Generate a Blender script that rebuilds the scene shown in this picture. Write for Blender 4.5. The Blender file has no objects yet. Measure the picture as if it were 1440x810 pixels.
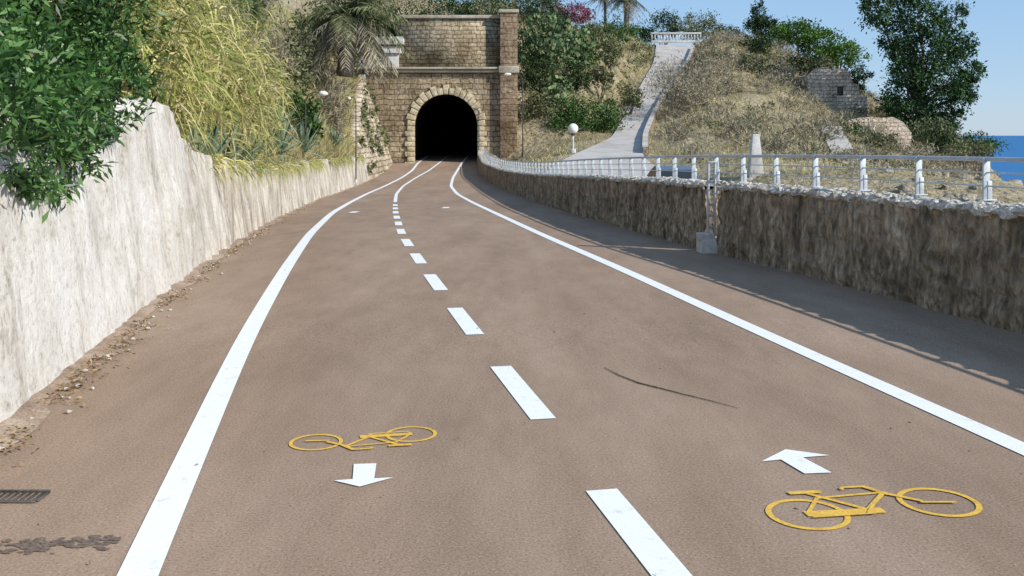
import bpy, math, numpy as np
from mathutils import noise, Vector
rng=np.random.default_rng(7)
scene=bpy.context.scene
# ---------------------------------------------------------------- helpers
def link(o):
    scene.collection.objects.link(o); return o
def norm(a):
    return a/np.maximum(np.linalg.norm(a,axis=-1,keepdims=True),1e-9)
def make_mesh(name,V,F,mat,origin=(0,0,0),smooth=False,bevel=0):
    V=np.asarray(V,dtype=np.float64)-np.array(origin)
    me=bpy.data.meshes.new(name)
    if isinstance(F,np.ndarray):
        n=len(F);k=F.shape[1]
        me.vertices.add(len(V)); me.vertices.foreach_set('co',V.astype(np.float32).ravel())
        me.loops.add(n*k); me.loops.foreach_set('vertex_index',F.astype(np.int32).ravel())
        me.polygons.add(n); me.polygons.foreach_set('loop_start',np.arange(0,n*k,k,dtype=np.int32))
        me.update(calc_edges=True)
    else:
        me.from_pydata([tuple(v) for v in V],[],[tuple(int(i) for i in f) for f in F]); me.update()
    if smooth: me.polygons.foreach_set('use_smooth',np.ones(len(me.polygons),dtype=bool))
    me.materials.append(mat)
    o=bpy.data.objects.new(name,me); link(o); o.location=origin
    if bevel:
        b=o.modifiers.new('bevel','BEVEL'); b.width=bevel; b.segments=2; b.limit_method='ANGLE'
    return o
class Thing:
    def __init__(s,name,origin): s.name=name; s.o=origin; s.parts=[]
    def add(s,part,VF,mat,smooth=False,bevel=0): s.parts.append((part,VF,mat,smooth,bevel)); return s
    def done(s):
        if len(s.parts)==1:
            p=s.parts[0]; return make_mesh(s.name,p[1][0],p[1][1],p[2],s.o,p[3],p[4])
        e=bpy.data.objects.new(s.name,None); e.empty_display_size=.3; link(e); e.location=s.o
        for p in s.parts:
            c=make_mesh(p[0],p[1][0],p[1][1],p[2],s.o,p[3],p[4]); c.parent=e; c.location=(0,0,0)
        return e
def join(L):
    Vs=[];Fs=[];n=0;allarr=all(isinstance(f,np.ndarray) for _,f in L)
    for V,F in L:
        V=np.asarray(V,dtype=float)
        if allarr: Fs.append(F+n)
        else: Fs+= [[int(i)+n for i in f] for f in F]
        Vs.append(V); n+=len(V)
    return np.concatenate(Vs),(np.concatenate(Fs) if allarr else Fs)
def box(cx,cy,cz,sx,sy,sz,rz=0.0,rx=0.0):
    v=np.array([[x,y,z] for x in(-.5,.5) for y in(-.5,.5) for z in(-.5,.5)])*[sx,sy,sz]
    if rx:
        c,s=math.cos(rx),math.sin(rx); v=v@np.array([[1,0,0],[0,c,s],[0,-s,c]])
    c,s=math.cos(rz),math.sin(rz)
    v=v@np.array([[c,s,0],[-s,c,0],[0,0,1]])+[cx,cy,cz]
    f=np.array([[0,1,3,2],[4,6,7,5],[0,4,5,1],[2,3,7,6],[0,2,6,4],[1,5,7,3]])
    return v,f
def grid_faces(nr,nc):
    i=np.arange(nr-1)[:,None]*nc+np.arange(nc-1)[None,:]
    i=i.ravel(); return np.stack([i,i+1,i+nc+1,i+nc],1)
def tube(P,R,seg=8,rough=0):
    P=np.asarray(P,float);R=np.asarray(R,float);n=len(P)
    T=norm(np.gradient(P,axis=0)); ref=np.array([0.31,0.9,0.1]) if abs(T[0,2])>.5 else np.array([0,0,1.])
    A=norm(np.cross(T,ref));B=np.cross(T,A)
    a=np.arange(seg)*2*math.pi/seg
    rr=R[:,None]*(1+rough*rng.uniform(-1,1,(n,seg)))
    V=P[:,None,:]+rr[...,None]*(np.cos(a)[None,:,None]*A[:,None,:]+np.sin(a)[None,:,None]*B[:,None,:])
    F=[]
    for i in range(n-1):
        for j in range(seg):
            F.append([i*seg+j,i*seg+(j+1)%seg,(i+1)*seg+(j+1)%seg,(i+1)*seg+j])
    V=V.reshape(-1,3); V=np.vstack([V,P[0],P[-1]])
    k=n*seg
    for j in range(0,seg,2):
        F.append([k,(j+2)%seg,(j+1)%seg,j]); b=(n-1)*seg; F.append([k+1,b+j,b+(j+1)%seg,b+(j+2)%seg])
    return V,np.array(F)
def leaves(C,D,L,W,fold=0.0):
    n=len(C);L=np.broadcast_to(L,(n,))[:,None];W=np.broadcast_to(W,(n,))[:,None]
    D=norm(D);S=norm(np.cross(D,rng.normal(size=(n,3))));N=np.cross(S,D)
    V=np.stack([C,C+D*L*.45+S*W*.5+N*fold*L,C+D*L,C+D*L*.45-S*W*.5+N*fold*L],1).reshape(-1,3)
    return V,np.arange(4*n).reshape(n,4)
def blades(C,D,L,W,droop,k=3,flat=False):
    n=len(C);D=norm(D);L=np.broadcast_to(L,(n,));W=np.broadcast_to(W,(n,));droop=np.broadcast_to(droop,(n,))
    ref=np.tile([0,0,1.],(n,1)) if flat else rng.normal(size=(n,3))
    S=norm(np.cross(D,ref)+1e-6)
    t=np.linspace(0,1,k+1)
    P=C[:,None,:]+D[:,None,:]*(L[:,None]*t)[...,None]
    P[...,2]-=droop[:,None]*L[:,None]*t**2
    w=W[:,None]*.5*np.minimum(1,.45+1.6*t)*(1-t**1.6)
    V=np.stack([P-S[:,None,:]*w[...,None],P+S[:,None,:]*w[...,None]],2)
    V=V.reshape(-1,3); b=(np.arange(n)*(k+1)*2)[:,None]+(np.arange(k)*2)[None,:]; b=b.ravel()
    return V,np.stack([b,b+1,b+3,b+2],1)
def rdir(n): return norm(rng.normal(size=(n,3)))
def crown(clumps,leaf=(.15,.06),down=0.0,sub=.22,per=60,fold=.08,kind='leaf'):
    Cs=[];Ds=[]
    for (c,r,n) in clumps:
        r=np.array(r,float) if np.ndim(r) else np.array([r]*3,float)
        m=max(7,n//per); dirs=rdir(m); rad=rng.uniform(.35,1.0,m)**.6
        sc=dirs*rad[:,None]; sc=sc*rng.uniform(.85,1.18,(m,1))
        idx=rng.integers(0,m,n)
        ss=rng.uniform(.6,1.4,m)*sub
        p=sc[idx]+rng.normal(size=(n,3))*ss[idx][:,None]
        Cs.append(np.array(c)+p*r); Ds.append(norm(sc[idx])*.5+rdir(n)*.9+[0,0,-down])
    C=np.concatenate(Cs);D=np.concatenate(Ds);n=len(C)
    L=leaf[0]*rng.uniform(.6,1.3,n);W=leaf[1]*rng.uniform(.7,1.3,n)
    return leaves(C,D,L,W,fold)
# ---------------------------------------------------------------- materials
def newmat(name):
    m=bpy.data.materials.new(name); m.use_nodes=True; nt=m.node_tree; nt.nodes.clear()
    return m,nt,nt.nodes,nt.links
def N(nodes,t,**k):
    n=nodes.new(t)
    for a,b in k.items(): setattr(n,a,b)
    return n
def ramp(nodes,cols):
    r=nodes.new('ShaderNodeValToRGB'); e=r.color_ramp.elements
    while len(e)<len(cols): e.new(.5)
    for i,(p,c) in enumerate(cols): e[i].position=p; e[i].color=(*c,1)
    return r
def leafmat(name,cols,trans=.3,rough=.55,clump=1.2):
    m,nt,nd,lk=newmat(name)
    g=N(nd,'ShaderNodeNewGeometry'); k=len(cols)
    r=ramp(nd,[(i/(k-1) if k>1 else 0,c) for i,c in enumerate(cols)])
    lk.new(g.outputs['Random Per Island'],r.inputs[0])
    tc=N(nd,'ShaderNodeTexCoord'); nz=N(nd,'ShaderNodeTexNoise'); nz.inputs['Scale'].default_value=clump; nz.inputs['Detail'].default_value=1
    lk.new(tc.outputs['Object'],nz.inputs['Vector'])
    r2=ramp(nd,[(.3,(.6,.6,.6)),(.7,(1.3,1.3,1.22))]); lk.new(nz.outputs['Fac'],r2.inputs[0])
    mx=N(nd,'ShaderNodeMixRGB',blend_type='MULTIPLY'); mx.inputs[0].default_value=1
    lk.new(r.outputs[0],mx.inputs[1]); lk.new(r2.outputs[0],mx.inputs[2])
    o=N(nd,'ShaderNodeOutputMaterial')
    if rough<.5:
        p=N(nd,'ShaderNodeBsdfPrincipled'); p.inputs['Roughness'].default_value=rough; p.inputs['Specular IOR Level'].default_value=.4; lk.new(mx.outputs[0],p.inputs['Base Color'])
    else:
        p=N(nd,'ShaderNodeBsdfDiffuse'); lk.new(mx.outputs[0],p.inputs['Color'])
    if trans>.01:
        t=N(nd,'ShaderNodeBsdfTranslucent'); ms=N(nd,'ShaderNodeMixShader'); ms.inputs[0].default_value=trans
        lk.new(mx.outputs[0],t.inputs['Color'])
        lk.new(p.outputs[0],ms.inputs[1]); lk.new(t.outputs[0],ms.inputs[2]); lk.new(ms.outputs[0],o.inputs[0])
    else: lk.new(p.outputs[0],o.inputs[0])
    return m
def noisemat(name,cols,scale=2.0,stretch=(1,1,1),rough=.85,bump=.3,bscale=20.0,fine=.25,bdist=.02,metal=0,spec=.3,detail=5):
    m,nt,nd,lk=newmat(name)
    tc=N(nd,'ShaderNodeTexCoord'); mp=N(nd,'ShaderNodeMapping'); mp.inputs['Scale'].default_value=stretch
    lk.new(tc.outputs['Object'],mp.inputs[0])
    nz=N(nd,'ShaderNodeTexNoise'); nz.inputs['Scale'].default_value=scale; nz.inputs['Detail'].default_value=detail; nz.inputs['Roughness'].default_value=.64
    lk.new(mp.outputs[0],nz.inputs['Vector'])
    r=ramp(nd,cols); lk.new(nz.outputs['Fac'],r.inputs[0])
    n2=N(nd,'ShaderNodeTexNoise'); n2.inputs['Scale'].default_value=bscale; n2.inputs['Detail'].default_value=4
    lk.new(mp.outputs[0],n2.inputs['Vector'])
    r2=ramp(nd,[(.3,(1-fine,)*3),(.7,(1+fine,)*3)]); lk.new(n2.outputs['Fac'],r2.inputs[0])
    mx=N(nd,'ShaderNodeMixRGB',blend_type='MULTIPLY'); mx.inputs[0].default_value=1
    lk.new(r.outputs[0],mx.inputs[1]); lk.new(r2.outputs[0],mx.inputs[2])
    p=N(nd,'ShaderNodeBsdfPrincipled'); p.inputs['Roughness'].default_value=rough; p.inputs['Metallic'].default_value=metal; p.inputs['Specular IOR Level'].default_value=spec
    lk.new(mx.outputs[0],p.inputs['Base Color'])
    if bump>0:
        ad=N(nd,'ShaderNodeMath',operation='ADD'); lk.new(nz.outputs['Fac'],ad.inputs[0]); lk.new(n2.outputs['Fac'],ad.inputs[1])
        b=N(nd,'ShaderNodeBump'); b.inputs['Strength'].default_value=bump; b.inputs['Distance'].default_value=bdist
        lk.new(ad.outputs[0],b.inputs['Height']); lk.new(b.outputs[0],p.inputs['Normal'])
    o=N(nd,'ShaderNodeOutputMaterial'); lk.new(p.outputs[0],o.inputs[0]); return m
def stonemat(name,c1,c2,mortar,w=.6,h=.3,msize=.02,axis='x',stain=(.5,.45,.38),dist=.06):
    m,nt,nd,lk=newmat(name)
    tc=N(nd,'ShaderNodeTexCoord')
    nz=N(nd,'ShaderNodeTexNoise'); nz.inputs['Scale'].default_value=1.6; nz.inputs['Detail'].default_value=3
    lk.new(tc.outputs['Object'],nz.inputs['Vector'])
    sub=N(nd,'ShaderNodeVectorMath',operation='SUBTRACT'); sub.inputs[1].default_value=(.5,.5,.5)
    lk.new(nz.outputs['Color'],sub.inputs[0])
    sc=N(nd,'ShaderNodeVectorMath',operation='SCALE'); sc.inputs['Scale'].default_value=dist*4; lk.new(sub.outputs[0],sc.inputs[0])
    ad=N(nd,'ShaderNodeVectorMath',operation='ADD'); lk.new(tc.outputs['Object'],ad.inputs[0]); lk.new(sc.outputs[0],ad.inputs[1])
    sp=N(nd,'ShaderNodeSeparateXYZ'); lk.new(ad.outputs[0],sp.inputs[0]); cb=N(nd,'ShaderNodeCombineXYZ')
    if axis=='xy':
        aa=N(nd,'ShaderNodeMath',operation='ADD'); lk.new(sp.outputs[0],aa.inputs[0]); lk.new(sp.outputs[1],aa.inputs[1]); lk.new(aa.outputs[0],cb.inputs[0])
    else: lk.new(sp.outputs[0 if axis=='x' else 1],cb.inputs[0])
    lk.new(sp.outputs[2],cb.inputs[1])
    br=N(nd,'ShaderNodeTexBrick'); br.inputs['Scale'].default_value=1; br.inputs['Brick Width'].default_value=w; br.inputs['Row Height'].default_value=h
    br.inputs['Mortar Size'].default_value=msize; br.inputs['Mortar Smooth'].default_value=.4
    br.inputs['Color1'].default_value=(*c1,1); br.inputs['Color2'].default_value=(*c2,1); br.inputs['Mortar'].default_value=(*mortar,1)
    br.offset=.43; br.squash=1.35; br.squash_frequency=3
    lk.new(cb.outputs[0],br.inputs['Vector'])
    n2=N(nd,'ShaderNodeTexNoise'); n2.inputs['Scale'].default_value=.55; n2.inputs['Detail'].default_value=6; n2.inputs['Roughness'].default_value=.7
    lk.new(tc.outputs['Object'],n2.inputs['Vector'])
    r=ramp(nd,[(.35,stain),(.6,(1.1,1.1,1.1))]); lk.new(n2.outputs['Fac'],r.inputs[0])
    n3=N(nd,'ShaderNodeTexNoise'); n3.inputs['Scale'].default_value=5; n3.inputs['Detail'].default_value=5; lk.new(tc.outputs['Object'],n3.inputs['Vector'])
    r3=ramp(nd,[(.3,(.6,.58,.55)),(.7,(1.35,1.35,1.35))]); lk.new(n3.outputs['Fac'],r3.inputs[0])
    m1=N(nd,'ShaderNodeMixRGB',blend_type='MULTIPLY'); m1.inputs[0].default_value=1; lk.new(br.outputs[0],m1.inputs[1]); lk.new(r.outputs[0],m1.inputs[2])
    m2=N(nd,'ShaderNodeMixRGB',blend_type='MULTIPLY'); m2.inputs[0].default_value=1; lk.new(m1.outputs[0],m2.inputs[1]); lk.new(r3.outputs[0],m2.inputs[2])
    p=N(nd,'ShaderNodeBsdfPrincipled'); p.inputs['Roughness'].default_value=.9; p.inputs['Specular IOR Level'].default_value=.2
    lk.new(m2.outputs[0],p.inputs['Base Color'])
    sb=N(nd,'ShaderNodeMath',operation='SUBTRACT'); lk.new(n3.outputs['Fac'],sb.inputs[0]); lk.new(br.outputs['Fac'],sb.inputs[1])
    b=N(nd,'ShaderNodeBump'); b.inputs['Strength'].default_value=1; b.inputs['Distance'].default_value=.08
    lk.new(sb.outputs[0],b.inputs['Height']); lk.new(b.outputs[0],p.inputs['Normal'])
    o=N(nd,'ShaderNodeOutputMaterial'); lk.new(p.outputs[0],o.inputs[0]); return m
def mapnoise(nd,lk,tc,scale,det,st=(1,1,1),ro=.6):
    mp=N(nd,'ShaderNodeMapping'); mp.inputs['Scale'].default_value=st; lk.new(tc.outputs['Object'],mp.inputs[0])
    n=N(nd,'ShaderNodeTexNoise'); n.inputs['Scale'].default_value=scale; n.inputs['Detail'].default_value=det; n.inputs['Roughness'].default_value=ro
    lk.new(mp.outputs[0],n.inputs['Vector']); return n
def mul(nd,lk,a,b,f=1):
    m=N(nd,'ShaderNodeMixRGB',blend_type='MULTIPLY'); m.inputs[0].default_value=f; lk.new(a,m.inputs[1]); lk.new(b,m.inputs[2]); return m.outputs[0]
def roadmat():
    m,nt,nd,lk=newmat('brown_asphalt'); tc=N(nd,'ShaderNodeTexCoord')
    a=mapnoise(nd,lk,tc,.4,5,(1.8,.45,1)); ra=ramp(nd,[(.3,(.262,.183,.128)),(.5,(.315,.225,.160)),(.72,(.365,.268,.198))]); lk.new(a.outputs['Fac'],ra.inputs[0])
    f=mapnoise(nd,lk,tc,75,4,(1,1,1),.85); rf=ramp(nd,[(.33,(.45,.43,.41)),(.47,(.95,.95,.95)),(.56,(1.08,1.07,1.06)),(.68,(1.7,1.68,1.62))]); lk.new(f.outputs['Fac'],rf.inputs[0])
    g=mapnoise(nd,lk,tc,2.6,6,(1,.3,1),.7); rg=ramp(nd,[(.33,(.88,.87,.86)),(.67,(1.1,1.1,1.11))]); lk.new(g.outputs['Fac'],rg.inputs[0])
    c=mul(nd,lk,mul(nd,lk,ra.outputs[0],rf.outputs[0]),rg.outputs[0])
    p=N(nd,'ShaderNodeBsdfPrincipled'); p.inputs['Roughness'].default_value=.9; p.inputs['Specular IOR Level'].default_value=.15
    lk.new(c,p.inputs['Base Color'])
    b=N(nd,'ShaderNodeBump'); b.inputs['Strength'].default_value=.35; b.inputs['Distance'].default_value=.004; lk.new(f.outputs['Fac'],b.inputs['Height']); lk.new(b.outputs[0],p.inputs['Normal'])
    o=N(nd,'ShaderNodeOutputMaterial'); lk.new(p.outputs[0],o.inputs[0]); return m
def leftwallmat():
    m,nt,nd,lk=newmat('weathered_render'); tc=N(nd,'ShaderNodeTexCoord')
    a=mapnoise(nd,lk,tc,1.6,7,(1,1,1),.74); ra=ramp(nd,[(.34,(.46,.41,.34)),(.43,(.70,.66,.59)),(.6,(.83,.80,.75))]); lk.new(a.outputs['Fac'],ra.inputs[0])
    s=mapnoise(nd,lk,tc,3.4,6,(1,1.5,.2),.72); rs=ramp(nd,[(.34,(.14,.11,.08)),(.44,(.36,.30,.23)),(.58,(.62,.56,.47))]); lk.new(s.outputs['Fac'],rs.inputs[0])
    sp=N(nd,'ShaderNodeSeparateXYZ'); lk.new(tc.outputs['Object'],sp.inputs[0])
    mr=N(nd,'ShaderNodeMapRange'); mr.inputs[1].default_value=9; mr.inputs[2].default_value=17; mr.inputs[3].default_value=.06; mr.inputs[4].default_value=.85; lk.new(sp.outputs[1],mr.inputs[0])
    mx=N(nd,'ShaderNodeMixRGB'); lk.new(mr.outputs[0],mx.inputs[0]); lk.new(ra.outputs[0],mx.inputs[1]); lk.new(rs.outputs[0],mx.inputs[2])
    f=mapnoise(nd,lk,tc,22,6,(1,1,.8),.8); rf=ramp(nd,[(.34,(.55,.52,.48)),(.47,(1,1,1)),(.75,(1.1,1.1,1.1))]); lk.new(f.outputs['Fac'],rf.inputs[0])
    v=mapnoise(nd,lk,tc,4,6,(1,1,.12),.7); rv=ramp(nd,[(.36,(.62,.59,.55)),(.48,(1,1,1))]); lk.new(v.outputs['Fac'],rv.inputs[0])
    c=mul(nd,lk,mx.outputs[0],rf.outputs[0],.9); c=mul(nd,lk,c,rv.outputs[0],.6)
    p=N(nd,'ShaderNodeBsdfPrincipled'); p.inputs['Roughness'].default_value=.95; p.inputs['Specular IOR Level'].default_value=.1
    lk.new(c,p.inputs['Base Color'])
    a1=N(nd,'ShaderNodeMath',operation='ADD'); lk.new(f.outputs['Fac'],a1.inputs[0]); lk.new(a.outputs['Fac'],a1.inputs[1])
    b=N(nd,'ShaderNodeBump'); b.inputs['Strength'].default_value=.8; b.inputs['Distance'].default_value=.03; lk.new(a1.outputs[0],b.inputs['Height']); lk.new(b.outputs[0],p.inputs['Normal'])
    o=N(nd,'ShaderNodeOutputMaterial'); lk.new(p.outputs[0],o.inputs[0]); return m
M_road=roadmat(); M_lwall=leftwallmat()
M_white=noisemat('white_road_paint',[(.25,(.6,.57,.52)),(.40,(.82,.82,.8)),(.8,(.86,.86,.85))],scale=9,rough=.6,bump=.2,bscale=90,fine=.07,bdist=.003)
M_yellow=noisemat('yellow_road_paint',[(.3,(.48,.29,.07)),(.45,(.72,.43,.06)),(.8,(.80,.50,.07))],scale=14,rough=.6,bump=.2,bscale=90,fine=.2,bdist=.003)
M_rwall=noisemat('streaked_stone',[(.30,(.07,.052,.036)),(.42,(.20,.152,.10)),(.56,(.34,.265,.185)),(.72,(.5,.42,.31))],scale=4.2,stretch=(1,1,.42),bump=1,bscale=17,fine=.5,bdist=.1,detail=6)
M_cope=noisemat('limestone_rubble',[(.3,(.22,.18,.13)),(.45,(.5,.44,.36)),(.7,(.72,.68,.6))],scale=8,bump=1,bscale=30,fine=.4,bdist=.05)
M_rock=noisemat('shore_rock',[(.3,(.16,.13,.09)),(.5,(.32,.27,.2)),(.75,(.46,.4,.31))],scale=2,bump=1,bscale=9,fine=.3,bdist=.1)
M_fac=stonemat('tunnel_masonry',(.44,.36,.245),(.29,.225,.15),(.15,.12,.09),w=.75,h=.38,msize=.03)
M_fac2=stonemat('upper_masonry',(.46,.39,.27),(.33,.27,.18),(.2,.16,.11),w=.62,h=.3,msize=.028)
M_pil=stonemat('pilaster_masonry',(.34,.25,.17),(.26,.19,.125),(.13,.1,.07),w=1.25,h=.42,msize=.02,axis='xy')
M_vous=noisemat('voussoir_stone',[(.3,(.3,.24,.15)),(.5,(.5,.42,.28)),(.75,(.62,.54,.38))],scale=1.5,bump=.6,bscale=7,fine=.35,bdist=.04)
M_corn=noisemat('cornice_stone',[(.3,(.22,.19,.14)),(.5,(.38,.33,.25)),(.75,(.5,.45,.36))],scale=1.2,bump=.5,bscale=8,fine=.2,bdist=.03)
M_pale=noisemat('pale_concrete',[(.3,(.36,.34,.31)),(.5,(.54,.52,.48)),(.75,(.66,.64,.6))],scale=1.3,bump=.4,bscale=12,fine=.15)
M_path=noisemat('concrete_lane',[(.3,(.36,.33,.29)),(.5,(.46,.425,.385)),(.75,(.54,.5,.46))],scale=.7,bump=.3,bscale=14,fine=.12)
M_wing=stonemat('wing_masonry',(.6,.52,.4),(.45,.39,.29),(.24,.2,.14),w=.5,h=.32,msize=.03,axis='y')
M_ruin=stonemat('ruin_masonry',(.78,.66,.53),(.64,.52,.4),(.42,.34,.26),w=.6,h=.35,msize=.03,axis='xy',stain=(.65,.6,.55))
M_lining=noisemat('dark_lining',[(.3,(.012,.011,.01)),(.7,(.035,.03,.028))],scale=1,bump=.4,bscale=8)  # near-black stone colour for the tunnel lining
M_earth=noisemat('dry_hillside',[(.3,(.12,.115,.05)),(.45,(.26,.21,.12)),(.6,(.38,.31,.195)),(.8,(.48,.40,.28))],scale=.28,bump=1,bscale=3.5,fine=.35,bdist=.25,detail=8)
M_bank=noisemat('overgrown_bank',[(.3,(.12,.11,.05)),(.5,(.25,.21,.11)),(.75,(.38,.32,.2))],scale=.6,bump=1,bscale=6,fine=.4,bdist=.2)
M_metal=noisemat('galvanised_steel',[(.3,(.38,.41,.43)),(.7,(.56,.59,.61))],scale=4,rough=.55,bump=.1,bscale=40,fine=.1,metal=.35,bdist=.003)
M_bark=noisemat('bark',[(.3,(.09,.07,.05)),(.7,(.25,.21,.16))],scale=4,stretch=(1,1,.3),bump=1,bscale=18,fine=.3,bdist=.04)
M_globe=noisemat('opal_glass',[(.3,(.74,.72,.66)),(.7,(.8,.78,.73))],scale=3,rough=.25,bump=0,fine=.02,spec=.5)
M_dark=noisemat('iron_and_opening_shade',[(.3,(.04,.035,.03)),(.7,(.1,.085,.075))],scale=8,rough=.7,bump=.3,bscale=50,fine=.2)  # ironwork; also the painted shade of the ruin's opening
M_rubber=noisemat('rubber',[(.3,(.02,.02,.02)),(.7,(.035,.035,.035))],rough=.8,bump=.1)
M_carp=noisemat('car_paint',[(.3,(.10,.14,.2)),(.7,(.12,.17,.24))],rough=.28,bump=0,fine=.02,metal=.3,spec=.5)
M_glass=noisemat('car_glass',[(.3,(.02,.025,.03)),(.7,(.03,.035,.04))],rough=.08,bump=0,fine=.02,spec=.6)
M_red=noisemat('tail_lamp',[(.3,(.35,.02,.02)),(.7,(.4,.03,.02))],rough=.2,bump=0,fine=.02)
M_tar=noisemat('tar_patch',[(.3,(.13,.095,.075)),(.7,(.2,.15,.115))],scale=12,rough=.9,bump=.3,bscale=60,fine=.3,bdist=.004)
M_dust=noisemat('dusty_verge',[(.3,(.2,.14,.1)),(.5,(.33,.24,.17)),(.7,(.44,.34,.25))],scale=3,rough=.95,bump=.8,bscale=50,fine=.35,bdist=.01)
L_bush=leafmat('glossy_leaves',[(.015,.05,.014),(.04,.11,.026),(.08,.18,.04),(.17,.3,.1)],.25,.42,1.8)
L_reed=leafmat('reed_leaves',[(.18,.24,.06),(.33,.34,.10),(.52,.46,.2),(.66,.56,.32)],.25,.6,1.0)
L_cane=leafmat('reed_canes',[(.36,.32,.15),(.5,.43,.25)],.0,.6)
L_agave=leafmat('agave_leaves',[(.13,.19,.14),(.2,.28,.2),(.3,.37,.27)],0,.55)
L_dry=leafmat('dry_twigs',[(.19,.155,.11),(.29,.245,.18),(.4,.35,.27),(.22,.21,.12)],0,.9,.5)
L_grass=leafmat('dry_grass',[(.28,.25,.11),(.46,.39,.19),(.56,.48,.26),(.24,.26,.09)],0,.8,.25)
L_green=leafmat('green_leaves',[(.03,.065,.022),(.06,.12,.035),(.1,.175,.055)],0,.6,.8)
L_dark=leafmat('dark_leaves',[(.022,.042,.02),(.045,.075,.032),(.08,.115,.05)],0,.6,.6)
L_olive=leafmat('olive_leaves',[(.095,.11,.055),(.16,.175,.09),(.25,.25,.14)],0,.6,.6)
L_pine=leafmat('pine_needles',[(.05,.1,.025),(.09,.17,.04),(.14,.23,.06)],0,.6,.5)
L_euc=leafmat('tree_leaves',[(.025,.055,.022),(.05,.095,.038),(.09,.145,.06)],0,.6,.5)
L_palm=leafmat('palm_fronds',[(.08,.1,.05),(.14,.16,.08),(.22,.23,.13)],0,.6,.6)
L_dead=leafmat('dead_fronds',[(.2,.17,.12),(.3,.26,.19),(.4,.35,.26),(.13,.14,.09)],0,.8,.6)
L_pink=leafmat('bougainvillea',[(.26,.07,.12),(.34,.12,.18),(.1,.12,.05)],.0,.6,.6)
L_cact=leafmat('cactus_pads',[(.08,.13,.06),(.14,.2,.1),(.22,.26,.13)],.0,.6,.5)
L_litter=leafmat('leaf_litter',[(.14,.085,.04),(.26,.17,.09),(.36,.26,.15)],.0,.8,2)
# ---------------------------------------------------------------- route geometry
def curve(ds,vs,sig=1.6):
    g=np.arange(-24,150,.25); v=np.interp(g,ds,vs); n=int(sig*4/.25)
    k=np.exp(-.5*((np.arange(-n,n+1)*.25)/sig)**2); k/=k.sum()
    v=np.convolve(np.pad(v,n,mode='reflect',reflect_type='odd'),k,'valid')
    return lambda d: np.interp(d,g,v)
D=[-24,3.84,5.29,8.15,12.8,18.5,26.5,34.5,43,52,60,66,72,150]
zr=curve([-24,0,8.15,12.8,18.5,26.5,34.5,43,52,60,66,72,80,150],[0,0,.0,-.04,-.15,-.38,-.64,-.85,-.97,-.87,-.66,-.3,.0,.3],1.2)
xL=curve(D,[3.7,-1.448,-1.70,-2.206,-2.926,-3.77,-4.80,-5.62,-6.30,-6.65,-6.65,-6.62,-6.79,-6.79],1.2)
xC=curve(D,[6.2,.615,.32,-.256,-1.106,-2.05,-3.1,-4.05,-5.0,-5.70,-5.80,-5.52,-5.25,-5.1],1.2)
xR=curve(D,[8.4,3.06,2.79,2.218,1.445,.55,-.44,-1.36,-2.365,-3.2,-3.56,-3.63,-3.6,-3.6],1.2)
xW=curve([-24,5.69,7.1,9.6,13.3,18.5,25.5,38,52,65,73,150],[1.4,-2.93,-3.14,-3.57,-4.12,-4.89,-5.83,-7.33,-8.17,-8.25,-8.6,-8.6],1.2)
wtop=curve([-24,12.5,13.2,14.6,18.5,25.5,38,52,65,80],[2.2,2.06,1.66,1.4,1.17,.9,.68,.5,.6,.6],.3)
xV=curve([-24,8.56,11.35,15,19.5,27.5,39,52,60,70,150],[10.6,4.40,3.87,3.05,2.4,1.5,.5,-.75,-1.75,-2.4,-2.4],1.5)
def vtop(d): return zr(d)+1.09-.003*np.clip(d,0,60)
FY=72.0
ys=np.concatenate([np.arange(-20,71.8,.25),np.arange(72.0,140,.5)])
rows=[]
for y in ys:
    a,b=(xW(y)-.35,xV(y)+.3) if y<71.9 else (-7.2,-2.3)
    rows.append(np.stack([np.linspace(a,b,7),np.full(7,y),np.full(7,float(zr(y)))],1))
make_mesh('cycle_road',np.concatenate(rows),grid_faces(len(ys),7),M_road)
def ribbon(fx,d0,d1,w,zo,step=.25):
    n=max(2,int((d1-d0)/step)+1); y=np.linspace(d0,d1,n); x=fx(y)
    T=norm(np.stack([np.gradient(x,y),np.ones(n)],1)); Nn=np.stack([T[:,1],-T[:,0]],1)
    A=np.stack([x,y],1)-Nn*w/2; B=np.stack([x,y],1)+Nn*w/2
    V=np.zeros((n,2,3)); V[:,0,:2]=A; V[:,1,:2]=B; V[:,0,2]=zr(A[:,1])+zo; V[:,1,2]=zr(B[:,1])+zo
    return V.reshape(-1,3),grid_faces(n,2)
for f in(xL,xR): 
    V,F=ribbon(f,-19,110,.158,.005); make_mesh('edge_line',V,F,M_white)
dash=[ribbon(xC,4.76+2.55*k-1.36,4.76+2.55*k,.155,.005) for k in range(-8,12)]
dash.append(ribbon(xC,34.8,110,.13,.005)); V,F=join(dash); make_mesh('centre_line',V,F,M_white)
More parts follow.
